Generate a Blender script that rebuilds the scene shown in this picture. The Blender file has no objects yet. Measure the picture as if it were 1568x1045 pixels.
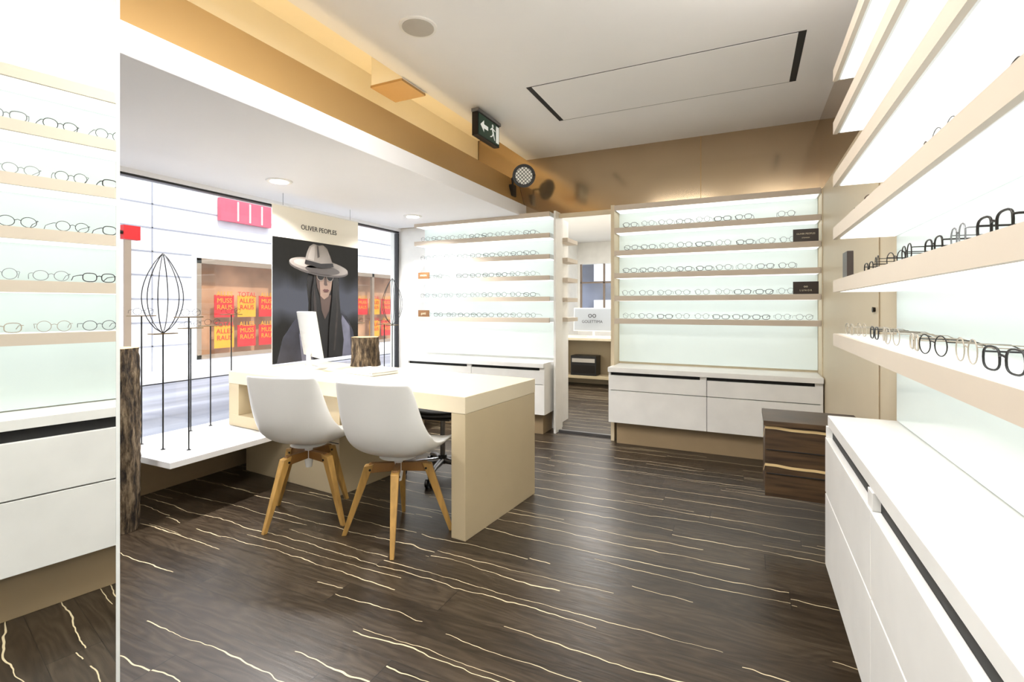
import bpy, bmesh, math, random
from mathutils import Vector, Matrix
random.seed(7)
scene = bpy.context.scene
try:
    scene.view_settings.view_transform = 'Standard'
    scene.view_settings.look = 'None'
    scene.view_settings.exposure = 0.16
except Exception:
    pass

# ------------------------------------------------------------------ materials
def lin(c):
    return tuple(((x/255.0)/12.92 if x/255.0 <= 0.04045 else ((x/255.0+0.055)/1.055)**2.4) for x in c)

def mat(name, rgb, rough=0.5, metal=0.0, emit=0.0, ecol=None, var=0.04, scale=6.0, bump=0.0, stretch=(1,1,1), spec=0.5, coat=0.0):
    m = bpy.data.materials.new(name); m.use_nodes = True
    nt = m.node_tree; N = nt.nodes; L = nt.links
    b = N['Principled BSDF']
    col = lin(rgb)
    tc = N.new('ShaderNodeTexCoord'); mp = N.new('ShaderNodeMapping'); mp.inputs['Scale'].default_value = stretch
    L.new(tc.outputs['Object'], mp.inputs['Vector'])
    no = N.new('ShaderNodeTexNoise'); no.inputs['Scale'].default_value = scale; no.inputs['Detail'].default_value = 3
    L.new(mp.outputs[0], no.inputs['Vector'])
    rp = N.new('ShaderNodeValToRGB')
    rp.color_ramp.elements[0].position = 0.3; rp.color_ramp.elements[1].position = 0.7
    rp.color_ramp.elements[0].color = (*[max(0, c*(1-var)) for c in col], 1)
    rp.color_ramp.elements[1].color = (*[min(1, c*(1+var)) for c in col], 1)
    L.new(no.outputs['Fac'], rp.inputs['Fac']); L.new(rp.outputs['Color'], b.inputs['Base Color'])
    b.inputs['Roughness'].default_value = rough; b.inputs['Metallic'].default_value = metal
    b.inputs['Specular IOR Level'].default_value = spec
    b.inputs['Coat Weight'].default_value = coat
    if emit > 0:
        e = lin(ecol) if ecol else col
        b.inputs['Emission Color'].default_value = (*e, 1); b.inputs['Emission Strength'].default_value = emit
    if bump > 0:
        bp = N.new('ShaderNodeBump'); bp.inputs['Strength'].default_value = bump; bp.inputs['Distance'].default_value = 0.01
        L.new(no.outputs['Fac'], bp.inputs['Height']); L.new(bp.outputs[0], b.inputs['Normal'])
    return m

M_white   = mat('white_lacquer', (240,238,233), 0.35)
M_ceil    = mat('ceiling_plaster', (243,242,241), 0.8, scale=2, var=0.015)
M_soffit  = mat('soffit_plaster', (247,246,248), 0.7, scale=2, var=0.01)
M_upper   = mat('upper_wall_paint', (190,182,164), 0.6, scale=2, var=0.02)
M_band    = mat('shelf_edge_beige', (206,192,174), 0.45, scale=3, var=0.02)
M_desk    = mat('desk_beige_resin', (192,175,142), 0.42, scale=4, var=0.03)
M_desktop = mat('desk_beige_top', (219,206,178), 0.3, scale=4, var=0.02)
M_wallbeige = mat('wall_beige', (216,200,169), 0.45, scale=2, var=0.02)
M_back    = mat('backlit_glass', (216,227,223), 0.15, emit=0.16, ecol=(234,245,241), var=0.01)
M_shelfw  = mat('shelf_acrylic', (230,232,230), 0.35, var=0.01)
M_led     = mat('led_diffuser', (240,240,238), 0.5, emit=1.05, ecol=(255,254,253), var=0.0)
M_bronze  = mat('bronze_panel', (184,148,94), 0.42, metal=0.3, var=0.04, scale=1.5)
M_fascia  = mat('bronze_mirror', (186,164,134), 0.13, metal=0.75, var=0.05, scale=1.0)
M_cove    = mat('cove_paint', (250,242,222), 0.6, var=0.01)
M_black   = mat('black_plastic', (22,21,20), 0.4)
M_gap     = mat('black_recess', (14,12,11), 0.6)
M_dark    = mat('dark_metal', (40,36,32), 0.4, metal=0.6)
M_gold    = mat('gold_wire', (118,98,64), 0.35, metal=0.8)
M_clear   = mat('clear_acetate', (165,155,138), 0.15)
M_tort    = mat('tortoise', (80,52,30), 0.25, var=0.5, scale=60)
M_steel   = mat('brushed_steel', (130,130,132), 0.3, metal=0.9)
M_shell   = mat('chair_shell_white', (238,237,233), 0.28, var=0.01)
M_oak     = mat('oak_leg', (176,136,72), 0.45, var=0.18, scale=8, stretch=(6,6,0.8))
M_oakd    = mat('oak_arm', (140,98,48), 0.45, var=0.15, scale=8)
M_green   = mat('exit_sign_green', (26,66,48), 0.4)
M_signw   = mat('exit_sign_white', (235,240,235), 0.4, emit=0.3)
M_brass   = mat('plaque_brown', (120,84,50), 0.4)
M_plaque  = mat('plaque_dark', (48,34,24), 0.35)
M_text    = mat('plaque_lettering', (232,220,190), 0.4)
M_plat    = mat('platform_white', (248,247,246), 0.3, var=0.01)
M_stucco  = mat('facade_stucco', (226,225,231), 0.9, var=0.03)
M_groove  = mat('facade_groove', (150,150,160), 0.9)
M_road    = mat('street_paving', (142,142,154), 0.8, var=0.35, scale=2, stretch=(1,0.15,1))
M_red     = mat('sale_red', (196,20,26), 0.6)
M_yellow  = mat('sale_yellow', (214,146,20), 0.6)
M_pink    = mat('sign_pink', (206,84,106), 0.5)
M_shopin  = mat('shop_interior', (170,126,94), 0.7, var=0.4, scale=1.5, emit=0.1)
M_shopf   = mat('shop_frame', (140,122,106), 0.5)
M_lamp    = mat('lamp_glow', (255,252,240), 0.5, emit=9, var=0)
M_grey    = mat('grille_grey', (186,180,170), 0.6)
M_plinth  = mat('plinth_taupe', (158,136,104), 0.5)

def mat_mirror():
    m = bpy.data.materials.new('silver_mirror'); m.use_nodes = True
    b = m.node_tree.nodes['Principled BSDF']
    b.inputs['Base Color'].default_value = (0.86,0.88,0.86,1); b.inputs['Metallic'].default_value = 1; b.inputs['Roughness'].default_value = 0.0
    return m
M_mirror = mat_mirror()

def mat_glass(name, tint=(0.96,0.99,0.98), gl=0.05):
    m = bpy.data.materials.new(name); m.use_nodes = True
    nt = m.node_tree; N = nt.nodes; L = nt.links
    N.remove(N['Principled BSDF']); o = N['Material Output']
    t = N.new('ShaderNodeBsdfTransparent'); t.inputs[0].default_value = (*tint,1)
    g = N.new('ShaderNodeBsdfGlossy'); g.inputs['Roughness'].default_value = 0.02
    x = N.new('ShaderNodeMixShader'); x.inputs[0].default_value = gl
    L.new(t.outputs[0], x.inputs[1]); L.new(g.outputs[0], x.inputs[2]); L.new(x.outputs[0], o.inputs[0])
    return m
M_glass = mat_glass('window_glass')

class G:
    def __init__(s, nt): s.nt = nt
    def m(s, op, a, b=0.0, c=None):
        n = s.nt.nodes.new('ShaderNodeMath'); n.operation = op
        for i, v in enumerate([a, b] + ([c] if c is not None else [])):
            if isinstance(v, (int, float)): n.inputs[i].default_value = v
            else: s.nt.links.new(v, n.inputs[i])
        return n.outputs[0]
    def vec(s, x, y, z=0.0):
        n = s.nt.nodes.new('ShaderNodeCombineXYZ')
        for i, v in enumerate((x, y, z)):
            if isinstance(v, (int, float)): n.inputs[i].default_value = v
            else: s.nt.links.new(v, n.inputs[i])
        return n.outputs[0]
    def noise(s, v, scale=1.0, detail=2.0, rough=0.5):
        n = s.nt.nodes.new('ShaderNodeTexNoise'); n.inputs['Scale'].default_value = scale
        n.inputs['Detail'].default_value = detail; n.inputs['Roughness'].default_value = rough
        s.nt.links.new(v, n.inputs['Vector']); return n.outputs['Fac']
    def white(s, v):
        n = s.nt.nodes.new('ShaderNodeTexWhiteNoise'); n.noise_dimensions = '2D'
        s.nt.links.new(v, n.inputs['Vector']); return n.outputs['Value']
    def ramp(s, f, stops):
        n = s.nt.nodes.new('ShaderNodeValToRGB'); cr = n.color_ramp
        while len(cr.elements) < len(stops): cr.elements.new(0.5)
        for e, (p, c) in zip(cr.elements, stops): e.position = p; e.color = (*c, 1)
        s.nt.links.new(f, n.inputs[0]); return n.outputs[0]
    def mix(s, f, a, b):
        n = s.nt.nodes.new('ShaderNodeMix'); n.data_type = 'RGBA'
        s.nt.links.new(f, n.inputs[0])
        for i, v in ((6, a), (7, b)):
            if isinstance(v, tuple): n.inputs[i].default_value = (*v, 1)
            else: s.nt.links.new(v, n.inputs[i])
        return n.outputs[2]

def mat_floor():
    m = bpy.data.materials.new('dark_oak_planks'); m.use_nodes = True
    nt = m.node_tree; g = G(nt); b = nt.nodes['Principled BSDF']
    tc = nt.nodes.new('ShaderNodeTexCoord'); sp = nt.nodes.new('ShaderNodeSeparateXYZ')
    nt.links.new(tc.outputs['Object'], sp.inputs[0]); x, y = sp.outputs[0], sp.outputs[1]
    W = 0.15
    r = g.m('DIVIDE', y, W); row = g.m('FLOOR', r); fr = g.m('FRACT', r)
    rnd = g.white(g.vec(row, 3.3))
    xs = g.m('ADD', g.m('DIVIDE', x, 1.9), g.m('MULTIPLY', rnd, 7.0))
    col = g.m('FLOOR', xs); fx = g.m('FRACT', xs)
    pid = g.white(g.vec(row, col)); pid2 = g.white(g.vec(g.m('ADD', row, 71.5), col))
    grain = g.noise(g.vec(g.m('MULTIPLY', x, 3.0), g.m('ADD', g.m('MULTIPLY', y, 45.0), g.m('MULTIPLY', pid, 40))), 1.0, 5, 0.6)
    cath = g.noise(g.vec(g.m('MULTIPLY', x, 1.4), g.m('ADD', g.m('MULTIPLY', y, 7.0), g.m('MULTIPLY', pid, 20))), 1.0, 2)
    rings = g.m('FRACT', g.m('MULTIPLY', cath, 14.0))
    rings = g.m('MULTIPLY', g.m('ABSOLUTE', g.m('SUBTRACT', rings, 0.5)), 0.4)
    f = g.m('ADD', g.m('MULTIPLY', grain, 0.65), g.m('ADD', rings, g.m('MULTIPLY', pid2, 0.25)))
    wood = g.ramp(f, [(0.25, (0.014,0.009,0.005)), (0.55, (0.036,0.024,0.014)), (0.95, (0.088,0.064,0.040))])
    def vein(idv, seed, amp, gate, hw):
        c = g.m('ADD', g.m('MULTIPLY', idv, 0.7), 0.15)
        wv = g.noise(g.vec(g.m('ADD', g.m('MULTIPLY', x, 1.8), g.m('MULTIPLY', idv, 90)), g.m('ADD', g.m('MULTIPLY', row, 5.7), seed)), 1.0, 4, 0.6)
        d = g.m('ABSOLUTE', g.m('SUBTRACT', g.m('SUBTRACT', fr, c), g.m('MULTIPLY', g.m('SUBTRACT', wv, 0.5), amp)))
        tn = g.noise(g.vec(g.m('MULTIPLY', x, 3.0), g.m('ADD', row, seed)), 1.0, 3)
        th = g.m('MULTIPLY', g.m('POWER', tn, 2.3), hw)
        near = g.m('LESS_THAN', d, th)
        gt = g.noise(g.vec(g.m('ADD', g.m('MULTIPLY', x, 0.8), seed), g.m('MULTIPLY', row, 3.9)), 1.0, 1)
        return g.m('MULTIPLY', near, g.m('GREATER_THAN', gt, gate))
    v = g.m('MAXIMUM', vein(pid, 11.0, 0.9, 0.465, 0.066), vein(pid2, 37.0, 0.6, 0.56, 0.045))
    colr = g.mix(v, wood, (0.66, 0.55, 0.35))
    seam = g.m('MAXIMUM', g.m('LESS_THAN', fr, 0.012), g.m('LESS_THAN', fx, 0.0016))
    colr = g.mix(seam, colr, (0.008, 0.006, 0.004))
    nt.links.new(colr, b.inputs['Base Color'])
    nt.links.new(g.m('ADD', g.m('MULTIPLY', grain, 0.25), 0.22), b.inputs['Roughness'])
    b.inputs['Specular IOR Level'].default_value = 0.45
    bp = nt.nodes.new('ShaderNodeBump'); bp.inputs['Strength'].default_value = 0.25; bp.inputs['Distance'].default_value = 0.004
    nt.links.new(grain, bp.inputs['Height']); nt.links.new(bp.outputs[0], b.inputs['Normal'])
    return m
M_floor = mat_floor()

def mat_streakwood():
    m = bpy.data.materials.new('streaked_walnut'); m.use_nodes = True
    nt = m.node_tree; g = G(nt); b = nt.nodes['Principled BSDF']
    tc = nt.nodes.new('ShaderNodeTexCoord'); sp = nt.nodes.new('ShaderNodeSeparateXYZ')
    nt.links.new(tc.outputs['Object'], sp.inputs[0]); x, y, z = sp.outputs
    s = g.m('ADD', g.m('MULTIPLY', z, 1.0), g.m('MULTIPLY', y, 0.35))
    wv = g.noise(g.vec(g.m('MULTIPLY', x, 3.0), g.m('MULTIPLY', y, 3.0)), 1.0, 2)
    q = g.m('FRACT', g.m('ADD', g.m('DIVIDE', s, 0.19), g.m('MULTIPLY', wv, 0.35)))
    v = g.m('LESS_THAN', g.m('ABSOLUTE', g.m('SUBTRACT', q, 0.5)), 0.035)
    gr = g.noise(g.vec(g.m('MULTIPLY', x, 4), g.m('MULTIPLY', y, 4), g.m('MULTIPLY', z, 60)), 1.0, 4)
    w = g.ramp(gr, [(0.3, (0.026,0.013,0.006)), (0.7, (0.10,0.056,0.024))])
    nt.links.new(g.mix(v, w, (0.70,0.52,0.26)), b.inputs['Base Color']); b.inputs['Roughness'].default_value = 0.45
    return m
M_streak = mat_streakwood()

def mat_bark():
    m = bpy.data.materials.new('tree_bark'); m.use_nodes = True
    nt = m.node_tree; g = G(nt); b = nt.nodes['Principled BSDF']
    tc = nt.nodes.new('ShaderNodeTexCoord'); sp = nt.nodes.new('ShaderNodeSeparateXYZ')
    nt.links.new(tc.outputs['Object'], sp.inputs[0]); x, y, z = sp.outputs
    n = g.noise(g.vec(g.m('MULTIPLY', x, 38), g.m('MULTIPLY', y, 38), g.m('MULTIPLY', z, 9)), 1.0, 5, 0.65)
    nt.links.new(g.ramp(n, [(0.38, (0.02,0.013,0.008)), (0.50, (0.11,0.075,0.042)), (0.68, (0.36,0.27,0.17))]), b.inputs['Base Color'])
    b.inputs['Roughness'].default_value = 0.9
    bp = nt.nodes.new('ShaderNodeBump'); bp.inputs['Strength'].default_value = 1.0; bp.inputs['Distance'].default_value = 0.03
    nt.links.new(n, bp.inputs['Height']); nt.links.new(bp.outputs[0], b.inputs['Normal'])
    return m
M_bark = mat_bark()
M_cutwood = mat('cut_wood', (196,160,110), 0.7, var=0.2, scale=14)

# ------------------------------------------------------------------ mesh builder
class MB:
    def __init__(s, T=None):
        s.v=[]; s.f=[]; s.m=[]; s.sm=[]; s.mats=[]; s.T=T
    def mi(s, m):
        if m not in s.mats: s.mats.append(m)
        return s.mats.index(m)
    def add(s, vs, fs, m, smooth=False):
        o = len(s.v)
        for p in vs: s.v.append(tuple(s.T(*p)) if s.T else tuple(p))
        k = s.mi(m)
        for f in fs: s.f.append(tuple(o+i for i in f)); s.m.append(k); s.sm.append(smooth)
    def box(s, x0,y0,z0,x1,y1,z1, m):
        s.add([(x0,y0,z0),(x1,y0,z0),(x1,y1,z0),(x0,y1,z0),(x0,y0,z1),(x1,y0,z1),(x1,y1,z1),(x0,y1,z1)],
              [(0,3,2,1),(4,5,6,7),(0,1,5,4),(1,2,6,5),(2,3,7,6),(3,0,4,7)], m)
    def hexa(s, b, t, m):
        s.add(list(b)+list(t), [(0,3,2,1),(4,5,6,7),(0,1,5,4),(1,2,6,5),(2,3,7,6),(3,0,4,7)], m)
    def cyl(s, p0, p1, r0, r1, m, seg=20, smooth=True):
        p0=Vector(p0); p1=Vector(p1); d=(p1-p0).normalized()
        a = d.orthogonal().normalized(); b = d.cross(a)
        vs=[]; 
        for p,r in ((p0,r0),(p1,r1)):
            for i in range(seg):
                t=2*math.pi*i/seg; vs.append(p+a*(r*math.cos(t))+b*(r*math.sin(t)))
        s.add(vs, [(i,(i+1)%seg,seg+(i+1)%seg,seg+i) for i in range(seg)], m, smooth)
        s.add(vs[:seg], [tuple(range(seg))[::-1]], m); s.add(vs[seg:], [tuple(range(seg))], m)
    def tube(s, pts, r, m, seg=6, closed=False):
        pts=[Vector(p) for p in pts]; n=len(pts); vs=[]; up=None
        for i,p in enumerate(pts):
            if closed: t=(pts[(i+1)%n]-pts[i-1]).normalized()
            else: t=(pts[min(i+1,n-1)]-pts[max(i-1,0)]).normalized()
            if up is None: up=t.orthogonal().normalized()
            up=(up-t*up.dot(t)); up = up.normalized() if up.length>1e-6 else t.orthogonal().normalized()
            w=t.cross(up); rr = r[i] if isinstance(r,(list,tuple)) else r
            for k in range(seg):
                a=2*math.pi*k/seg; vs.append(p+up*(rr*math.cos(a))+w*(rr*math.sin(a)))
        fs=[]
        for i in range(n if closed else n-1):
            j=(i+1)%n
            for k in range(seg):
                k2=(k+1)%seg; fs.append((i*seg+k,i*seg+k2,j*seg+k2,j*seg+k))
        s.add(vs,fs,m,True)
        if not closed:
            s.add(vs[:seg],[tuple(range(seg))[::-1]],m); s.add(vs[-seg:],[tuple(range(seg))],m)
    def poly(s, pts, m): s.add(pts,[tuple(range(len(pts)))],m)
    def obj(s, name, bevel=0.0, parent=None, loc=None, rotz=0.0, merge=False, fixn=True):
        me=bpy.data.meshes.new(name); me.from_pydata(s.v,[],s.f)
        for m in s.mats: me.materials.append(m)
        for p,k,q in zip(me.polygons,s.m,s.sm): p.material_index=k; p.use_smooth=q
        if fixn:
            bm=bmesh.new(); bm.from_mesh(me)
            if merge: bmesh.ops.remove_doubles(bm,verts=bm.verts,dist=1e-5)
            bmesh.ops.recalc_face_normals(bm,faces=bm.faces); bm.to_mesh(me); bm.free()
        me.update()
        o=bpy.data.objects.new(name,me); scene.collection.objects.link(o)
        if bevel>0:
            bv=o.modifiers.new('bevel','BEVEL'); bv.width=bevel; bv.segments=2; bv.limit_method='ANGLE'; bv.angle_limit=math.radians(50)
        if loc: o.location=loc
        o.rotation_euler[2]=rotz
        if parent: o.parent=parent
        return o

def text(name, body, size, loc, rot, m, parent=None, align='CENTER', extr=0.0008, sx=1.0):
    c=bpy.data.curves.new(name,'FONT'); c.body=body; c.size=size; c.align_x=align; c.align_y='CENTER'; c.extrude=extr
    o=bpy.data.objects.new(name,c); scene.collection.objects.link(o); c.materials.append(m)
    o.location=loc; o.rotation_euler=rot; o.scale=(sx,1,1)
    if parent:
        o.parent=parent
        bpy.context.view_layer.update()
        o.matrix_parent_inverse=parent.matrix_world.inverted()
    return o
FACE_PX=(math.pi/2,0,math.pi/2); FACE_NY=(math.pi/2,0,0); FACE_NX=(math.pi/2,0,-math.pi/2)

def simple(name, boxes, bevel=0.0, **k):
    mb=MB()
    for b in boxes: mb.box(*b)
    return mb.obj(name,bevel,**k)

# ------------------------------------------------------------------ room shell
CE=2.68; XR=0.52; YB=4.62; XW=-3.6; YN=-1.4
simple('floor',[(XW-0.15,YN-0.1,-0.06,1.6,10.2,0.0,M_floor)])
simple('ceiling',[(-2.0,YN,CE,-1.345,YB+0.15,CE+0.1,M_ceil),(0.292,YN,CE,XR+0.1,YB+0.15,CE+0.1,M_ceil),
                  (-1.345,YN,CE,0.292,3.06,CE+0.1,M_ceil),(-1.345,3.725,CE,0.292,YB+0.15,CE+0.1,M_ceil),
                  (-1.36,3.04,CE+0.1,0.31,3.74,CE+0.12,M_gap)])
simple('ceiling_access_panel',[(-1.305,3.072,CE-0.002,0.252,3.712,CE+0.03,M_ceil),
                               (-1.344,3.061,CE+0.001,-1.307,3.724,CE+0.02,M_gap),(0.254,3.061,CE+0.001,0.291,3.724,CE+0.02,M_gap),
                               (-1.307,3.061,CE+0.001,0.254,3.070,CE+0.02,M_dark),(-1.307,3.714,CE+0.001,0.254,3.724,CE+0.02,M_dark)])
simple('sun_block_roof',[(XW-0.15,YN-0.1,3.15,1.7,10.3,3.25,M_ceil)])  # unseen slab, added to keep the sun out of the room
simple('wall_right',[(XR,YN,0,XR+0.12,YB+0.12,2.10,M_wallbeige),(XR,YN,2.10,XR+0.12,2.3,3.15,M_upper),(XR,2.3,2.10,XR+0.12,YB+0.12,3.15,M_fascia)])
simple('wall_near',[(XW-0.15,YN-0.12,0,XR+0.12,YN,3.15,M_ceil)])
simple('wall_back',[(XW-0.15,YB,0,-1.67,YB+0.1,2.1,M_white),(-1.07,YB,0,XR,YB+0.1,2.1,M_wallbeige),
                    (XW-0.15,YB-0.05,2.1,XR,YB+0.1,3.15,M_fascia)])
simple('trim_1',[(-0.36,YB-0.053,2.1,-0.355,YB-0.05,CE,M_bronze)])
simple('wall_left',[(XW-0.15,YN,0,XW,YB,0.30,M_white),(XW-0.15,YN,2.07,XW,YB,3.15,M_soffit),(XW-0.15,YN,0.30,XW,0.9,2.07,M_white)])
mb=MB()
mb.box(XW-0.06,0.9,2.055,XW-0.01,YB-0.02,2.07,M_black); mb.box(XW-0.06,0.9,0.30,XW-0.01,YB-0.02,0.32,M_black)
mb.box(XW-0.06,YB-0.04,0.32,XW-0.01,YB-0.02,2.05,M_black); mb.box(XW-0.06,0.9,0.32,XW-0.01,0.93,2.05,M_black)
mb.box(XW-0.04,0.93,0.32,XW-0.032,YB-0.05,2.05,M_glass)
mb.obj('window_1')
simple('soffit_ceiling',[(XW,YN,2.10,-2.0,YB-0.05,2.22,M_soffit)],0.004)
mb=MB()
mb.hexa([(-2.05,YN,2.22),(-2.02,YN,2.22),(-2.02,YB-0.06,2.22),(-2.05,YB-0.06,2.22)],
        [(-2.12,YN,2.47),(-2.09,YN,2.47),(-2.09,YB-0.06,2.47),(-2.12,YB-0.06,2.47)],M_bronze)
mb.obj('trim_2')
simple('wall_cove',[(-2.62,YN,2.22,-2.55,YB-0.06,3.15,M_cove),(-2.55,YN,2.95,-1.9,YB-0.06,3.0,M_cove),(-2.0,YN,CE+0.1,-1.93,YB-0.06,2.95,M_cove)])
simple('cove_beam',[(-2.26,2.58,CE-0.02,-2.003,2.84,CE-0.005,M_bronze),(-2.255,2.585,CE-0.005,-2.003,2.835,2.94,M_cove)])
simple('cove_led_strip',[(-2.40,YN+0.1,2.225,-2.36,YB-0.12,2.24,mat('warm_led',(255,214,140),0.5,emit=8.0,ecol=(255,230,180),var=0))])

# ceiling fixtures
mb=MB(); mb.cyl((-1.563,2.15,CE-0.008),(-1.563,2.15,CE),0.098,0.1,M_white,40); mb.cyl((-1.563,2.15,CE-0.010),(-1.563,2.15,CE-0.006),0.083,0.083,M_grey,40)
mb.obj('ceiling_speaker')
for (x,y) in ((-3.0,2.48),(-2.97,4.0),(-3.0,1.2)):
    mb=MB(); mb.cyl((x,y,2.092),(x,y,2.1),0.085,0.09,M_white,32); mb.cyl((x,y,2.089),(x,y,2.093),0.06,0.06,M_lamp,32); mb.obj('recessed_downlight')

# exit sign
mb=MB(); mb.box(-1.83,3.18,2.47,-1.78,3.53,2.64,M_dark); mb.box(-1.78,3.19,2.478,-1.776,3.52,2.632,M_green)
mb.box(-1.83,3.17,2.64,-1.77,3.54,2.665,M_steel); mb.box(-1.82,3.3,2.665,-1.79,3.4,CE,M_steel)
ex=mb.obj('exit_sign',0.002)
mb=MB(); X=-1.774
def quadX(pts,m): mb.poly([(X,y,z) for y,z in pts],m)
quadX([(3.21,2.555),(3.265,2.60),(3.265,2.57),(3.33,2.57),(3.33,2.54),(3.265,2.54),(3.265,2.51)],M_signw)
quadX([(3.46,2.49),(3.51,2.49),(3.51,2.62),(3.46,2.62)],M_signw)
def cx(cy,cz,r): quadX([(cy+r*math.cos(a*math.pi/6),cz+r*math.sin(a*math.pi/6)) for a in range(12)],M_signw)
cx(3.405,2.602,0.013)
quadX([(3.385,2.585),(3.41,2.588),(3.425,2.55),(3.405,2.54)],M_signw)
quadX([(3.405,2.545),(3.425,2.55),(3.445,2.50),(3.433,2.497)],M_signw)
quadX([(3.405,2.545),(3.418,2.54),(3.395,2.515),(3.365,2.505),(3.363,2.513),(3.388,2.522)],M_signw)
quadX([(3.388,2.583),(3.395,2.575),(3.37,2.56),(3.362,2.566)],M_signw)
quadX([(3.41,2.586),(3.415,2.576),(3.445,2.566),(3.447,2.575)],M_signw)
p=mb.obj('pictogram',parent=ex,fixn=False)

# round black spotlight on bracket
mb=MB(); c=Vector((-1.9,4.28,2.44)); d=Vector((0.45,-0.88,-0.1)).normalized()
mb.cyl(c-d*0.05,c,0.06,0.095,M_black,28); mb.cyl(c,c+d*0.02,0.108,0.108,M_black,28); mb.cyl(c+d*0.019,c+d*0.024,0.080,0.080,mat('spot_lens',(235,235,225),0.3,emit=0.2),28)
a=d.orthogonal().normalized(); b2=d.cross(a)
for i in range(-3,4):
    h=math.sqrt(max(0,0.085**2-(i*0.024)**2))
    for u,w in ((a,b2),(b2,a)):
        mb.tube([c+d*0.026+u*(i*0.024)-w*h,c+d*0.026+u*(i*0.024)+w*h],0.0026,M_black,5)
mb.tube([c-d*0.03+Vector((-0.12,0,0)),c-d*0.03+Vector((0.12,0,0))],0.009,M_black,8)
mb.tube([c-d*0.03+Vector((-0.12,0,0)),(-2.03,4.32,2.36),(-2.035,4.33,2.30)],0.01,M_black,8)
mb.box(-2.06,4.29,2.27,-2.02,4.37,2.38,M_black)
mb.obj('stage_spotlight')

# ------------------------------------------------------------------ shelf units & cabinets
SH=[1.055,1.258,1.46,1.662,1.864]
def shelf_unit(name,L,T,z0,depth=0.2):
    mb=MB(T)
    mb.box(0,depth-0.02,z0,L,depth,2.08,M_back)
    for b in SH+[2.066]:
        mb.box(0,0,b,L,0.014,b+0.045,M_band)
        mb.box(0.0,0.014,b+0.004,L,depth-0.02,b+0.045,M_shelfw)
        mb.box(0.012,0.022,b,L-0.012,depth-0.028,b+0.004,M_led)
    return mb.obj(name)
def cabinet(name,T,edges,top,depth,slab=0.04,mid=0.48,bot=0.2,front=0.028,slabf=0.0,gap=0.03):
    mb=MB(T); L=edges[-1]
    mb.box(0,slabf,top-slab,L,depth,top,M_white)
    mb.box(0.015,front+0.022,bot,L-0.015,depth-0.002,top-slab,M_gap)
    for i in range(len(edges)-1):
        a=edges[i]+(0.002 if i else 0.0); b=edges[i+1]-0.002
        mb.box(a,front,mid+0.003,b,front+0.022,top-slab-gap,M_white)
        mb.box(a,front,bot,b,front+0.022,mid-0.003,M_white)
        mb.box(b-0.05,front+0.004,top-slab-gap-0.001,b,front+0.04,top-slab,M_white)
    mb.box(0,front+0.002,bot,0.018,depth,top-slab,M_white); mb.box(L-0.018,front+0.002,bot,L,depth,top-slab,M_white)
    mb.box(0.05,front+0.09,0.0,L-0.05,depth-0.01,bot,M_plinth)
    return mb.obj(name,0.0015)

TB=lambda x0,yf:(lambda x,y,z:(x0+x,yf+y,z))
TR=lambda xf,y0:(lambda x,y,z:(xf+y,y0-x,z))
shelf_unit('display_shelf_unit',1.58,TB(-1.07,4.40),0.70,0.218)
cabinet('drawer_cabinet',TB(-1.09,4.25),[0,0.8,1.6],0.68,0.368)
shelf_unit('display_shelf_unit',1.56,TB(-3.25,4.40),0.70,0.218)
cabinet('drawer_cabinet',TB(-3.25,4.25),[0,0.78,1.56],0.68,0.368)
shelf_unit('display_shelf_unit',3.55,TR(0.30,2.25),0.785,0.218)
cabinet('drawer_cabinet',TR(0.265,2.27),[0,0.78,2.36,3.6],0.78,0.253,mid=0.48,front=0.012,slabf=0.020,gap=0.045)

simple('trim_3',[(-1.66,4.44,0.0,-1.64,4.62,2.12,M_white),(-1.105,4.42,0.0,-1.075,4.62,2.12,M_wallbeige),(0.513,4.38,0.0,0.519,4.61,2.1,M_wallbeige)])

# ---- eyeglasses
def glasses(mb,T0,kind,mt,scale=1.0):
    w,h,p,t = kind
    old=mb.T
    def T(x,y,z):
        return old(*(T0(x*scale,y*scale,z*scale))) if old else T0(x*scale,y*scale,z*scale)
    mb.T=T; cz=h+0.004; gap=0.009
    for sgn in (-1,1):
        cxx=sgn*(w+gap); ring=[]
        n=20
        for i in range(n):
            a=2*math.pi*i/n; c,s_=math.cos(a),math.sin(a)
            ring.append((cxx+w*math.copysign(abs(c)**(2/p),c), 0.0, cz+h*math.copysign(abs(s_)**(2/p),s_)))
        mb.tube(ring,t,mt,5,closed=True)
        ox=sgn*(2*w+gap)
        mb.tube([(ox,0,cz+h*0.45),(ox+sgn*0.006,0.004,cz+h*0.45),(ox+sgn*0.007,0.05,cz+h*0.4),(ox+sgn*0.004,0.10,cz+h*0.3),(ox,0.135,cz-h*0.5)],t*0.9,mt,5)
    mb.tube([(-gap,0,cz+h*0.25),(0,-0.002,cz+h*0.42),(gap,0,cz+h*0.25)],t,mt,5)
    mb.T=old
KINDS=[(0.024,0.021,2.0,0.0013),(0.025,0.019,2.8,0.0019),(0.024,0.021,2.2,0.0015),(0.026,0.018,3.0,0.0022),(0.022,0.022,2.0,0.0012)]
def fill(name,L,T,rows,pitch,y,seed,prob=0.93,scale=1.0,start=0.12,mts=None):
    random.seed(seed); mb=MB(T)
    for b in rows:
        x=start+random.random()*0.03
        while x<L-0.1:
            if random.random()<prob:
                ang=random.uniform(-0.15,0.15); k=random.choice(KINDS); m=random.choice(mts); yy=y+random.uniform(-0.01,0.01); xx=x
                ca,sa=math.cos(ang),math.sin(ang)
                glasses(mb,lambda a,bb,c,xx=xx,yy=yy,ca=ca,sa=sa,b=b:(xx+a*ca-bb*sa,yy+a*sa+bb*ca,b+0.0455+c),k,m,scale)
            x+=pitch*random.uniform(0.95,1.05)
    return mb.obj(name,fixn=False)
fill('eyeglasses',1.58,TB(-1.07,4.40),SH,0.152,0.025,3,mts=[M_black,M_dark,M_black],prob=0.97)
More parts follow.
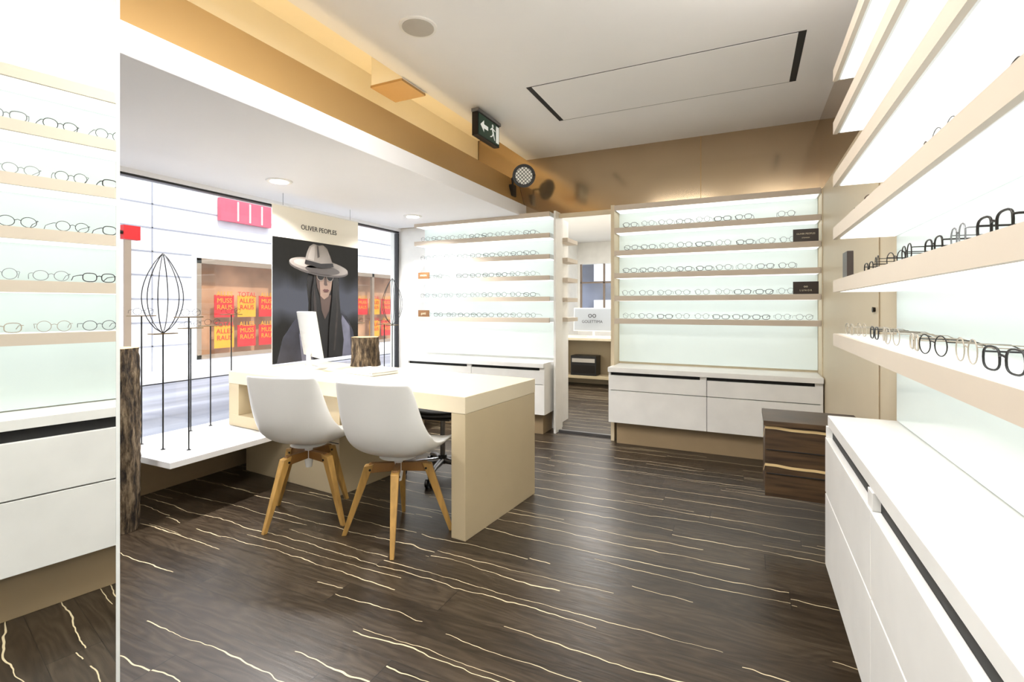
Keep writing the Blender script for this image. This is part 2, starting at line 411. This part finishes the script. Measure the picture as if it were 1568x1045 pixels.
fill('eyeglasses',1.56,TB(-3.25,4.40),SH,0.152,0.025,5,mts=[M_dark,M_black,M_dark,M_dark],prob=0.97)
fill('eyeglasses',3.55,TR(0.30,2.25),SH[2:],0.155,0.045,9,mts=[M_steel,M_tort,M_dark,M_steel,M_dark],prob=1.0,scale=0.93)
fill('eyeglasses',3.35,TR(0.30,2.05),SH[1:2],0.155,0.045,10,mts=[M_gold,M_steel,M_dark,M_dark,M_steel],prob=1.0,scale=0.93)
fill('eyeglasses',3.55,TR(0.30,2.25),SH[:1],0.145,0.045,12,mts=[M_black,M_clear,M_black,M_clear,M_dark],prob=1.0,start=0.1,scale=0.95)

def plaque(x,z,w,h,m,lines,y=4.402):
    o=simple('sign_plaque',[(x-w/2,y,z,x+w/2,y+0.012,z+h,m)],0.001)
    for i,(t,s) in enumerate(lines): text('lettering',t,s,(x,y-0.001,z+h*(0.5+0.22*(len(lines)-1)/2-0.32*i)),FACE_NY,M_text,o)
plaque(0.41,SH[3]+0.0455,0.17,0.095,M_plaque,[('OLIVER PEOPLES',0.017),('EYEWEAR',0.012)])
plaque(0.41,SH[1]+0.0455,0.17,0.095,M_plaque,[('oo',0.026),('L U N O R',0.018)])
plaque(-3.13,SH[2]+0.0455,0.14,0.07,M_brass,[('MYKITA',0.024)])
plaque(-3.13,SH[0]+0.0455,0.14,0.07,M_brass,[('gotti',0.034)])
simple('sign_block',[(0.325,2.12,SH[1]+0.0455,0.345,2.21,SH[1]+0.145,M_plaque)],0.002)

# ------------------------------------------------------------------ right side: walnut box and door
mb=MB()
mb.box(0.085,2.84,0.24,0.515,3.16,0.60,M_streak)
mb.box(0.09,2.834,0.355,0.515,2.841,0.36,M_gap); mb.box(0.09,2.834,0.475,0.515,2.841,0.48,M_gap)
mb.box(0.078,2.828,0.60,0.518,3.17,0.625,M_streak)
mb.obj('walnut_wall_console',0.002)
mb=MB()
mb.box(XR-0.004,2.62,0.0,XR-0.001,3.45,2.06,M_wallbeige); mb.box(XR-0.003,2.612,0.0,XR-0.001,2.617,2.06,M_plinth)
mb.cyl((XR-0.015,2.68,1.19),(XR-0.003,2.68,1.19),0.012,0.010,M_dark,16)
mb.obj('door_1')

# ------------------------------------------------------------------ mirror panel at the left
dx,dy=0.1132,0.9936
E=Vector((-1.113,0.552,0)); nrm=Vector((-dy,dx,0))
def P(t,o,z): q=E-Vector((dx,dy,0))*t+nrm*o; return (q.x,q.y,z)
mb=MB()
mb.hexa([P(1.5,0.006,0),P(0.006,0.006,0),P(0.006,0.03,0),P(1.5,0.03,0)],[P(1.5,0.006,CE),P(0.006,0.006,CE),P(0.006,0.03,CE),P(1.5,0.03,CE)],M_white)
mb.hexa([P(1.5,0.0,0.004),P(0.006,0.0,0.004),P(0.006,0.006,0.004),P(1.5,0.006,0.004)],[P(1.5,0,CE-0.004),P(0.006,0,CE-0.004),P(0.006,0.006,CE-0.004),P(1.5,0.006,CE-0.004)],M_mirror)
mb.hexa([P(0.006,-0.001,0),P(0,-0.001,0),P(0,0.03,0),P(0.006,0.03,0)],[P(0.006,-0.001,CE),P(0,-0.001,CE),P(0,0.03,CE),P(0.006,0.03,CE)],M_shelfw)
mb.obj('wall_mirror')

# ------------------------------------------------------------------ window platform and its dressing
simple('window_platform',[(XW+0.005,1.66,0.31,-2.86,4.24,0.345,M_plat),(XW+0.005,1.74,0.0,-3.48,4.24,0.31,M_plinth),(-3.48,3.4,0.0,-3.0,4.24,0.31,M_plinth)],0.002)
def log(name,x,y,z,h,r,seed,bend=0.0):
    random.seed(seed); mb=MB(); seg=40; nz=max(6,int(h/0.025)); vs=[]
    ph=[random.uniform(0,6.28) for _ in range(6)]
    for j in range(nz+1):
        t=j/nz
        for i in range(seg):
            a=2*math.pi*i/seg
            rr=r*(1+0.05*math.sin(2*a+ph[0])+0.04*math.sin(5*a+ph[1]+2*t)+0.035*math.sin(11*a+ph[2]+9*t*h)+0.03*random.uniform(-1,1)+0.10*(1-t)**3)
            vs.append((rr*math.cos(a)+bend*math.sin(t*3),rr*math.sin(a),h*t))
    mb.add(vs,[(j*seg+i,j*seg+(i+1)%seg,(j+1)*seg+(i+1)%seg,(j+1)*seg+i) for j in range(nz) for i in range(seg)],M_bark,True)
    mb.add(vs[-seg:],[tuple(range(seg))],M_cutwood); mb.add(vs[:seg],[tuple(range(seg))[::-1]],M_cutwood)
    return mb.obj(name,loc=(x,y,z))
log('tree_trunk',-3.09,1.51,0.0,0.98,0.10,4,0.02)
DZ=0.742
log('bark_log_vase',-2.72,3.05,DZ,0.225,0.10,8)

def stand(x,y,h,lantern=False):
    mb=MB(); z0=0.345
    mb.cyl((x,y,z0),(x,y,z0+0.004),0.012,0.012,M_black,20); mb.cyl((x,y,z0+0.004),(x,y,h-0.006),0.0045,0.0045,M_black,8)
    mb.box(x-0.03,y-0.07,h-0.006,x+0.03,y+0.07,h,M_gold)
    if lantern:
        H=0.48; R=0.108
        for k in range(6):
            a=math.pi*2*k/6+0.3; pts=[]
            for i in range(17):
                t=i/16; rr=R*math.sin(math.pi*t**0.85)**0.8 if 0<t<1 else 0.002
                pts.append((x+rr*math.cos(a),y+rr*math.sin(a),h+H*t))
            mb.tube(pts,0.003,M_black,5)
        mb.obj('wire_lantern_stand',0.0)
    else:
        glasses(mb,lambda a,b,c:(x+0.02-b*0.4,y+a,h+c),KINDS[0],M_dark,1.0)
        mb.obj('display_stand')
stand(-3.41,1.81,1.15); stand(-3.17,1.80,1.045,True); stand(-3.02,1.86,1.145); stand(-3.47,2.15,1.06); stand(-3.50,2.31,1.07)
stand(-3.50,2.47,1.15); stand(-3.45,3.75,1.05); stand(-3.2,3.85,1.04); stand(-3.32,4.12,1.02,True)

# poster banner hanging in the window
PX=-3.30; y0,y1,zb,zt=2.66,3.59,0.76,2.0
def pr(s,t,k): return (PX+0.006+0.0012*k, y0+(y1-y0)*s, zb+(zt-zb)*t)
def mat_posterbg():
    m=bpy.data.materials.new('poster_photo_background'); m.use_nodes=True; nt=m.node_tree; g=G(nt); b=nt.nodes['Principled BSDF']
    tc=nt.nodes.new('ShaderNodeTexCoord'); sp=nt.nodes.new('ShaderNodeSeparateXYZ'); nt.links.new(tc.outputs['Object'],sp.inputs[0])
    y,z=sp.outputs[1],sp.outputs[2]
    n=g.noise(g.vec(g.m('MULTIPLY',y,5.0),g.m('MULTIPLY',z,3.4),4.0),1.0,1)
    band=g.m('SUBTRACT',1.0,g.m('MINIMUM',1.0,g.m('MULTIPLY',g.m('ABSOLUTE',g.m('SUBTRACT',z,1.26)),3.2)))
    f=g.m('ADD',g.m('MULTIPLY',n,0.6),g.m('MULTIPLY',band,0.78))
    c=g.ramp(f,[(0.25,(0.010,0.010,0.012)),(0.5,(0.034,0.038,0.056)),(0.88,(0.45,0.50,0.68))])
    nt.links.new(c,b.inputs['Base Color']); b.inputs['Roughness'].default_value=0.5
    nt.links.new(c,b.inputs['Emission Color']); b.inputs['Emission Strength'].default_value=0.1  # glow stands in for daylight coming through the print
    return m
M_pbg=mat_posterbg()
M_phead=mat('poster_header',(238,231,216),0.5,var=0.01,emit=0.06)  # slight glow added to lift the header, as if backlit
M_hat=mat('print_hat',(138,130,124),0.6,var=0.14,scale=5); M_hatd=mat('print_hat_shade',(78,72,70),0.6); M_band2=mat('print_hatband',(34,31,32),0.6)
M_hatl=mat('print_hat_light',(164,156,149),0.6,var=0.1,scale=7)
M_skin=mat('print_skin',(142,118,104),0.6,var=0.12,scale=9); M_skind=mat('print_skin_shade',(78,62,56),0.6,var=0.1); M_hair=mat('print_hair',(17,14,14),0.6,var=0.3,scale=14,stretch=(1,6,1))
M_hairl=mat('print_hair_light',(46,38,36),0.6,var=0.3,scale=20)
M_coat=mat('print_coat',(46,46,58),0.6,var=0.5,scale=5); M_coatl=mat('print_coat_light',(100,100,116),0.6,var=0.35,scale=6); M_lip=mat('print_lips',(86,50,48),0.6); M_lens=mat('print_lens',(20,18,20),0.4); M_ink=mat('print_ink',(40,36,32),0.6)
mb=MB()
mb.box(PX,y0,zb,PX+0.006,y1,zt,M_phead)
mb.tube([(PX+0.003,y0-0.01,zt),(PX+0.003,y1+0.01,zt)],0.006,M_white,8)
mb.tube([(PX+0.003,y0+0.1,zt),(PX+0.003,y0+0.1,2.1)],0.0015,M_steel,5); mb.tube([(PX+0.003,y1-0.1,zt),(PX+0.003,y1-0.1,2.1)],0.0015,M_steel,5)
banner=mb.obj('hanging_poster')
mb=MB()
def pp(pts,k,m): mb.poly([pr(s,t,k) for s,t in pts],m)
def ell(cs,ct,rs,rt,k,m,a0=0,a1=360,n=28,tilt=0.0):
    pts=[]
    for i in range(n):
        a=math.radians(a0+(a1-a0)*i/(n-1 if a1-a0<360 else n)); u=rs*math.cos(a); v=rt*math.sin(a)
        pts.append((cs+u, ct+v+tilt*u))
    pp(pts,k,m)
pp([(0.0,0.0),(1.0,0.0),(1.0,0.80),(0.0,0.80)],0,M_pbg)
pp([(0.04,0.0),(0.10,0.16),(0.22,0.27),(0.42,0.35),(0.66,0.35),(0.84,0.29),(0.93,0.18),(0.97,0.0)],1,M_coat)
pp([(0.30,0.0),(0.27,0.18),(0.36,0.30),(0.44,0.20),(0.46,0.0)],2,M_coatl)
pp([(0.76,0.0),(0.75,0.17),(0.78,0.30),(0.88,0.22),(0.90,0.0)],2,M_coatl)
pp([(0.37,0.62),(0.35,0.50),(0.37,0.38),(0.36,0.22),(0.40,0.05),(0.47,0.0),(0.78,0.0),(0.80,0.12),(0.76,0.30),(0.74,0.45),(0.735,0.60),(0.6,0.68),(0.45,0.68)],3,M_hair)
pp([(0.50,0.45),(0.52,0.34),(0.56,0.27),(0.61,0.33),(0.64,0.44)],4,M_skind)
pp([(0.455,0.64),(0.455,0.56),(0.47,0.49),(0.505,0.435),(0.55,0.41),(0.60,0.43),(0.635,0.48),(0.65,0.55),(0.655,0.64)],5,M_skin)
pp([(0.455,0.64),(0.455,0.56),(0.47,0.49),(0.505,0.435),(0.50,0.50),(0.49,0.56),(0.49,0.64)],6,M_skind)
pp([(0.455,0.60),(0.455,0.66),(0.655,0.66),(0.655,0.60),(0.56,0.615)],6,M_skind)
pp([(0.555,0.57),(0.545,0.515),(0.56,0.505),(0.59,0.508),(0.585,0.52),(0.572,0.57)],6,M_skind)
pp([(0.53,0.473),(0.555,0.483),(0.57,0.479),(0.585,0.483),(0.61,0.473),(0.59,0.462),(0.55,0.462)],7,M_lip)
ell(0.505,0.572,0.046,0.034,8,M_hat); ell(0.505,0.572,0.040,0.029,9,M_lens)
ell(0.617,0.570,0.044,0.034,8,M_hat); ell(0.617,0.570,0.038,0.029,9,M_lens)
pp([(0.545,0.585),(0.578,0.585),(0.578,0.578),(0.545,0.578)],9,M_hat)
pp([(0.44,0.60),(0.455,0.50),(0.49,0.42),(0.52,0.33),(0.54,0.18),(0.53,0.0),(0.42,0.0),(0.39,0.2),(0.40,0.45)],8,M_hair)
pp([(0.43,0.50),(0.45,0.40),(0.47,0.25),(0.46,0.05),(0.445,0.05),(0.44,0.25),(0.42,0.40)],9,M_hairl)
pp([(0.66,0.60),(0.65,0.48),(0.64,0.38),(0.61,0.22),(0.60,0.0),(0.74,0.0),(0.75,0.25),(0.73,0.5),(0.70,0.61)],8,M_hair)
pp([(0.69,0.5),(0.70,0.35),(0.68,0.2),(0.66,0.05),(0.68,0.05),(0.705,0.2),(0.72,0.35)],9,M_hairl)
ell(0.50,0.622,0.345,0.052,10,M_hatd,tilt=-0.06)
ell(0.50,0.634,0.345,0.050,11,M_hat,tilt=-0.06)
ell(0.36,0.648,0.16,0.026,12,M_hatl,tilt=-0.04)
ell(0.53,0.612,0.205,0.030,12,M_hatd,tilt=-0.03)
pp([(0.315,0.645),(0.335,0.71),(0.37,0.765),(0.42,0.785),(0.47,0.775),(0.52,0.785),(0.575,0.765),(0.615,0.71),(0.655,0.64),(0.50,0.622)],13,M_hat)
pp([(0.35,0.68),(0.365,0.72),(0.39,0.76),(0.43,0.775),(0.43,0.72),(0.42,0.67)],14,M_hatl)
pp([(0.315,0.645),(0.325,0.672),(0.50,0.655),(0.645,0.665),(0.655,0.64),(0.50,0.622)],15,M_band2)
pp([(0.45,0.775),(0.47,0.775),(0.485,0.70),(0.46,0.69)],15,M_hatd)
mb.obj('printed_portrait',parent=banner,fixn=False)
text('headline','OLIVER PEOPLES',0.056,(PX+0.008,(y0+y1)/2,zb+(zt-zb)*0.885),FACE_PX,M_ink,banner,sx=0.95)

# ------------------------------------------------------------------ desk
mb=MB()
mb.box(-2.10,0,0.652,0,0.77,0.74,M_desktop)
mb.box(-0.09,0.002,0.0,-0.001,0.768,0.652,M_desk)
mb.box(-2.099,0.002,0.43,-1.98,0.768,0.652,M_desk)
mb.box(-2.099,0.002,0.35,-1.55,0.768,0.43,M_desk)
mb.box(-1.52,0.10,0.0,-1.05,0.70,0.652,M_desk)
mb.box(-2.05,0.10,0.0,-1.52,0.70,0.305,M_desk)
mb.box(-1.515,0.094,0.33,-1.055,0.101,0.335,M_gap)
mb.obj('desk',0.003,loc=(-1.30,2.19,0),rotz=math.radians(-5))

def monitor(name,loc,rz,w=0.5,h=0.33,tilt=-0.12,screen=None,word=None):
    mb=MB()
    mb.cyl((0,0,0),(0,0,0.012),0.10,0.10,M_shell,32)
    mb.tube([(0,0.03,0.01),(0,0.035,0.10),(0,0.01,0.18)],[0.02,0.016,0.016],M_shell,12)
    c,s_=math.cos(tilt),math.sin(tilt)
    def q(x,y,z): return (x,y*c-z*s_,0.09+y*s_+z*c)
    old=mb.T; mb.T=q
    mb.box(-w/2,-0.012,0,w/2,0.012,h,M_shell)
    mb.box(-w/2+0.012,-0.014,0.012,w/2-0.012,-0.0115,h-0.012,screen or M_black)
    mb.T=old
    return mb.obj(name,0.003,loc=loc,rotz=rz)
monitor('computer_monitor',(-2.95,2.74,DZ),math.radians(152),w=0.46,h=0.34,tilt=-0.16)
mb=MB()
mb.box(-0.16,-0.11,0,0.16,0.11,0.014,M_shell)
mb.box(-0.145,-0.02,0.014,0.145,0.09,0.0155,M_grey); mb.box(-0.04,-0.095,0.014,0.04,-0.035,0.0152,M_steel)
mb.box(-0.16,-0.11,0.0165,0.16,0.11,0.024,M_shell)
mb.obj('closed_laptop',0.003,loc=(-2.38,2.72,DZ),rotz=math.radians(-12))

# ------------------------------------------------------------------ shell chairs
def shell_chair(loc,rz,legrot):
    prof=[(0.305,0.436,0.175,0.015),(0.285,0.454,0.195,0.02),(0.18,0.450,0.218,0.035),(0.06,0.435,0.230,0.055),(-0.05,0.430,0.236,0.085),
          (-0.13,0.442,0.240,0.115),(-0.185,0.480,0.241,0.12),(-0.212,0.54,0.238,0.10),(-0.228,0.61,0.233,0.07),(-0.243,0.69,0.225,0.05),(-0.258,0.77,0.216,0.035),(-0.268,0.822,0.208,0.025),(-0.27,0.832,0.196,0.02)]
    n=len(prof); nu=17; vs=[]
    for i,(y,z,w,l) in enumerate(prof):
        a=prof[max(0,i-1)]; b=prof[min(n-1,i+1)]
        ty,tz=b[0]-a[0],b[1]-a[1]; ln=math.hypot(ty,tz); ny,nz=-tz/ln,ty/ln
        if nz<0 or (abs(nz)<0.5 and ny<0): ny,nz=-ny,-nz
        for k in range(nu):
            u=-1+2*k/(nu-1); d=l*abs(u)**2.4
            vs.append((w*math.sin(u*math.pi/2*0.92)/math.sin(math.pi/2*0.92),y+ny*d,z+nz*d))
    mb=MB(); mb.add(vs,[(i*nu+k,i*nu+k+1,(i+1)*nu+k+1,(i+1)*nu+k) for i in range(n-1) for k in range(nu-1)],M_shell,True)
    e=bpy.data.objects.new('shell_chair',None); scene.collection.objects.link(e); e.location=loc; e.rotation_euler[2]=rz
    s_=mb.obj('shell',parent=e)
    so=s_.modifiers.new('thick','SOLIDIFY'); so.thickness=0.013; so.offset=0
    sb=s_.modifiers.new('sub','SUBSURF'); sb.levels=2; sb.render_levels=2
    mb=MB()
    mb.cyl((0,0,0.335),(0,0,0.42),0.022,0.022,M_shell,20); mb.cyl((0,0,0.28),(0,0,0.335),0.017,0.026,M_shell,20); mb.cyl((0,0,0.412),(0,0,0.425),0.10,0.085,M_shell,24)
    for k in range(4):
        a=legrot+k*math.pi/2; c,s2=math.cos(a),math.sin(a)
        def R(x,y,z,c=c,s2=s2): return (x*c-y*s2,x*s2+y*c,z)
        mb.T=R
        mb.hexa([(0.0,-0.014,0.335),(0.165,-0.014,0.325),(0.165,0.014,0.325),(0.0,0.014,0.335)],[(0.0,-0.014,0.378),(0.15,-0.014,0.378),(0.15,0.014,0.378),(0.0,0.014,0.378)],M_oakd)
        mb.hexa([(0.268,-0.010,0.0),(0.292,-0.010,0.0),(0.292,0.010,0.0),(0.268,0.010,0.0)],[(0.125,-0.021,0.375),(0.175,-0.021,0.365),(0.175,0.021,0.365),(0.125,0.021,0.375)],M_oak)
        mb.cyl((0.145,-0.024,0.345),(0.145,0.024,0.345),0.006,0.006,M_dark,10)
        mb.T=None
    mb.obj('leg_base',0.003,parent=e)
    return e
shell_chair((-2.285,2.09,0),math.radians(14),math.radians(-18))
shell_chair((-1.675,2.13,0),math.radians(8),math.radians(24))

# black task chair behind the desk
e=bpy.data.objects.new('office_chair',None); scene.collection.objects.link(e); e.location=(-1.98,3.02,0); e.rotation_euler[2]=math.radians(190)
mb=MB()
for k in range(5):
    a=k*2*math.pi/5+0.4; c,s_=math.cos(a),math.sin(a)
    mb.tube([(0.02*c,0.02*s_,0.10),(0.16*c,0.16*s_,0.095),(0.28*c,0.28*s_,0.07)],[0.024,0.018,0.013],M_steel,8)
    for o in (-0.016,0.016):
        px,py=0.28*c-s_*o,0.28*s_+c*o
        mb.cyl((px-s_*0.009,py+c*0.009,0.028),(px+s_*0.009,py-c*0.009,0.028),0.028,0.028,M_black,16)
    mb.cyl((0.28*c,0.28*s_,0.03),(0.28*c,0.28*s_,0.072),0.009,0.009,M_black,10)
mb.cyl((0,0,0.08),(0,0,0.14),0.035,0.03,M_black,20); mb.cyl((0,0,0.14),(0,0,0.42),0.018,0.018,M_steel,16); mb.box(-0.10,-0.12,0.41,0.10,0.12,0.445,M_black)
mb.obj('star_base',parent=e)
vs=[];n1,n2=9,9
mb=MB()
for i in range(n1):
    for j in range(n2):
        u=-1+2*i/(n1-1); v=-1+2*j/(n2-1)
        vs.append((0.23*u*math.sqrt(1-v*v*0.25),0.22*v*math.sqrt(1-u*u*0.25),0.47+0.02*u*u+(-0.02*max(0,v)**2)))
mb.add(vs,[(i*n2+j,(i+1)*n2+j,(i+1)*n2+j+1,i*n2+j+1) for i in range(n1-1) for j in range(n2-1)],M_black,True)
st=mb.obj('seat',parent=e); q=st.modifiers.new('t','SOLIDIFY'); q.thickness=0.05; q.offset=0; q=st.modifiers.new('s','SUBSURF'); q.levels=q.render_levels=2
mb=MB(); vs=[]
for i in range(9):
    for j in range(5):
        u=-1+2*i/8; v=j/4
        vs.append((0.21*u*(1-0.15*v),-0.24+0.05*u*u-0.03*v,0.54+0.16*v))
mb.add(vs,[(i*5+j,(i+1)*5+j,(i+1)*5+j+1,i*5+j+1) for i in range(8) for j in range(4)],M_black,True)
st=mb.obj('backrest',parent=e); q=st.modifiers.new('t','SOLIDIFY'); q.thickness=0.03; q.offset=0; q=st.modifiers.new('s','SUBSURF'); q.levels=q.render_levels=2
mb=MB(); mb.tube([(0,-0.05,0.43),(0,-0.2,0.44),(0,-0.27,0.5),(0,-0.26,0.6)],0.014,M_black,8); mb.obj('back_support',parent=e)

# ------------------------------------------------------------------ passage and far room
simple('wall_passage',[(-3.3,YB+0.1,0,-3.2,10.1,CE,M_white),(-0.9,YB+0.1,0,-0.8,10.1,CE,M_white),(-3.3,10.0,0,-3.15,10.1,CE,M_white),(-2.15,10.0,0,-0.8,10.1,CE,M_white),(-3.15,10.0,2.1,-2.15,10.1,CE,M_white),(-3.15,10.0,0,-2.15,10.1,0.9,M_white)])
simple('ceiling_passage',[(-3.3,YB+0.1,2.55,-0.8,10.1,2.62,M_ceil)])
mb=MB(); mb.box(-3.15,10.02,0.9,-2.15,10.05,2.1,M_glass)
for x in (-3.15,-2.66,-2.18): mb.box(x,10.0,0.9,x+0.03,10.06,2.1,M_shopf)
mb.box(-3.15,10.0,1.7,-2.15,10.06,1.73,M_shopf); mb.obj('window_2')
mb=MB(); M_nb=mat('neighbour_facade',(104,108,124),0.8,var=0.5,scale=1.2)
mb.box(-9,13,0,4,13.3,6,M_nb)
for i in range(10):
    for z in (0.6,1.9,3.2): mb.box(-8.5+i*1.2,12.96,z,-7.9+i*1.2,13.0,z+0.8,M_stucco if (i+int(z))%3 else M_gap)
mb.obj('neighbouring_building')
simple('trim_4',[(-1.63,4.5,0.0,-1.105,4.53,0.025,M_steel),(-1.63,4.5,2.06,-1.105,4.53,2.1,M_wallbeige)])
mb=MB()
mb.box(-2.75,7.2,0.70,-1.45,7.9,0.74,M_desktop); mb.box(-2.74,7.25,0.0,-2.65,7.85,0.70,M_desk); mb.box(-1.75,7.25,0.0,-1.46,7.85,0.70,M_desk)
mb.box(-2.64,7.6,0.0,-1.76,7.64,0.70,M_desk); mb.box(-2.65,7.26,0.12,-1.75,7.6,0.16,M_desk); mb.obj('office_desk',0.003)
simple('desktop_computer',[(-2.45,7.3,0.162,-2.05,7.55,0.46,M_black),(-2.43,7.295,0.36,-2.07,7.3,0.42,M_grey),(-2.43,7.295,0.2,-2.07,7.3,0.32,M_dark)],0.004)
M_bezel=mat('monitor_bezel',(96,98,102),0.4)
o=monitor('computer_monitor',(-2.14,7.45,0.742),0,w=0.62,h=0.36,tilt=-0.05,screen=mat('screen_white',(150,154,158),0.3,emit=0.3,var=0))
text('screen_logo','oo',0.12,(-2.14,7.40,1.08),FACE_NY,M_ink,o); text('screen_word','GOLETTIMA',0.06,(-2.14,7.40,0.98),FACE_NY,M_ink,o)
mb=MB()
for b in SH: mb.box(-1.08,6.2,b,-0.9,8.6,b+0.04,M_band); mb.box(-1.07,6.21,b-0.004,-0.92,8.59,b,M_led)
mb.box(-0.92,6.2,0.7,-0.901,8.6,2.1,M_back); mb.box(-1.15,6.2,0.2,-0.901,8.6,0.7,M_white); mb.box(-1.1,6.25,0,-0.901,8.55,0.2,M_plinth)
mb.box(-1.085,6.3,SH[2]+0.04,-1.07,6.6,SH[2]+0.11,M_brass); mb.box(-1.085,6.3,SH[1]+0.04,-1.07,6.6,SH[1]+0.11,M_brass)
mb.obj('display_shelf_unit')
mb=MB()
mb.box(-1.76,4.75,0.0,-1.74,5.10,2.12,M_white)
for b in SH: mb.box(-1.74,4.76,b,-1.63,5.09,b+0.04,M_band)
mb.obj('corner_shelf')

# ------------------------------------------------------------------ street outside
FX=-9.5
simple('ground_street',[(FX-0.5,-6,-0.12,XW-0.16,26,-0.02,M_road)])
mb=MB()
mb.box(FX-0.4,-6,0,FX,6.0,8.0,M_stucco); mb.box(FX-0.4,6.0,2.15,FX,12.2,8.0,M_stucco); mb.box(FX-0.4,12.2,0,FX,26,8.0,M_stucco); mb.box(FX-0.4,6.0,0,FX,12.2,0.2,M_stucco)
z=2.6
while z<7.5: mb.box(FX,-6,z,FX+0.01,26,z+0.022,M_groove); z+=0.42
for z in (0.5,0.92,1.34,1.76,2.18):
    mb.box(FX,-6,z,FX+0.01,5.9,z+0.022,M_groove); mb.box(FX,12.3,z,FX+0.01,26,z+0.022,M_groove)
# vertical joints, a doorway surround and first-floor windows
for y in (5.2,13.4,16.0): mb.box(FX,y,0,FX+0.01,y+0.022,8.0,M_groove)
for y in (4.15,4.75): mb.box(FX,y,0.0,FX+0.07,y+0.10,2.5,M_shopf)
mb.box(FX,4.15,2.4,FX+0.07,4.85,2.5,M_shopf); mb.box(FX,4.25,0.0,FX+0.03,4.75,2.4,M_stucco)
mb.box(FX-0.38,6.02,0.2,FX-0.3,12.18,2.15,M_shopin)
for y in (6.0,7.75,9.4,10.9,12.12): mb.box(FX-0.06,y,0.2,FX+0.02,y+0.08,2.15,M_shopf)
mb.box(FX-0.06,6.0,2.05,FX+0.02,12.2,2.15,M_shopf); mb.box(FX-0.06,6.0,0.2,FX+0.02,12.2,0.28,M_shopf)
mb.box(FX,-6,0.0,FX+1.1,26,0.06,M_stucco)
y=6.4; random.seed(21)
txt=[]; cols=[0,1,0,0,1,0,1,0,0,1,0,0,1,0]; j=0
while y<11.9:
    for q_,(za,zb2) in enumerate(((1.0,1.45),(0.38,0.83))):
        if j not in (3,5,8) or q_==0:
            r_=cols[j] if q_==0 else (0 if j%3 else 1)
            m=(M_red,M_yellow)[r_]; mb.box(FX-0.09,y,za,FX-0.08,y+0.42,zb2,m)
            txt.append((y+0.21,(za+zb2)/2,(M_yellow,M_red)[r_],('ALLES\nMUSS\nRAUS','TOTAL\nALLES\nRAUS')[r_]))
    j+=1; y+=0.50
fac=mb.obj('storefront_building')
for (yy,zz,m,t) in txt: text('sale_text',t,0.135,(FX-0.07,yy,zz+0.11),FACE_PX,m,fac)
mb=MB(); mb.box(FX+0.02,6.4,2.93,FX+0.12,7.55,3.38,M_pink)
for a,b_ in ((6.75,6.78),(7.02,7.05),(7.3,7.33)): mb.box(FX+0.12,a,2.96,FX+0.13,b_,3.35,M_white)
mb.obj('shop_sign',0.0)
mb=MB(); mb.box(-6.04,3.0,1.93,-5.97,3.16,2.08,M_red); mb.tube([(-6.0,2.6,2.0),(-6.0,3.0,2.0)],0.02,M_dark,8); mb.box(-6.04,2.55,0,-5.96,2.62,2.2,M_stucco); mb.obj('street_sign')

# ------------------------------------------------------------------ lights
def area(name,loc,rot,sx,sy,power,col=(1,1,1),spread=None):
    l=bpy.data.lights.new(name,'AREA'); l.shape='RECTANGLE'; l.size=sx; l.size_y=sy; l.energy=power; l.color=col
    o=bpy.data.objects.new(name,l); scene.collection.objects.link(o); o.location=loc; o.rotation_euler=rot
    if spread: l.spread=spread
    return o
area('unseen_ceiling_fill_1',(-0.85,1.3,CE-0.02),(0,0,0),0.8,0.8,50,(1,0.99,0.98))  # fill added out of view to raise the room's brightness
area('unseen_ceiling_fill_2',(-0.7,-0.7,CE-0.02),(0,0,0),0.9,0.9,18,(1,0.99,0.98))  # second added fill, unseen behind the camera
area('added_far_room_fill',(-2.0,7.0,2.5),(0,0,0),1.6,2.5,100,(1,0.98,0.95))  # added fill that brightens the far room, without a fitting
area('added_ceiling_uplight',(0.36,0.6,2.125),(math.pi,0,0),0.08,3.2,30,(1,0.99,0.98))  # added above the shelf cap to brighten the ceiling
for (x,y) in ((-3.0,2.48),(-2.97,4.0),(-3.0,1.2)):
    l=bpy.data.lights.new('downlight_lamp','SPOT'); l.energy=165; l.spot_size=math.radians(140); l.spot_blend=0.6; l.shadow_soft_size=0.06; l.color=(1,0.98,0.98)
    o=bpy.data.objects.new('downlight_lamp',l); scene.collection.objects.link(o); o.location=(x,y,2.08)
s=bpy.data.lights.new('sun','SUN'); s.energy=4.0; s.angle=math.radians(3); s.color=(1,0.98,0.95)
o=bpy.data.objects.new('sun',s); scene.collection.objects.link(o); o.rotation_euler=Vector((-0.60,0.15,-0.78)).to_track_quat('-Z','Y').to_euler()
w=bpy.data.worlds.new('World'); scene.world=w; w.use_nodes=True
bg=w.node_tree.nodes['Background']; bg.inputs[0].default_value=(0.94,0.95,1.0,1); bg.inputs[1].default_value=2.3

# ------------------------------------------------------------------ camera
cam=bpy.data.cameras.new('camera'); cam.sensor_width=36; cam.lens=36*760/1568; cam.shift_y=-(522.5-471)/1568; cam.clip_start=0.02
co=bpy.data.objects.new('camera',cam); scene.collection.objects.link(co); co.location=(0,0,1.2)
co.rotation_euler=(math.pi/2,0,math.radians(25.3)); scene.camera=co
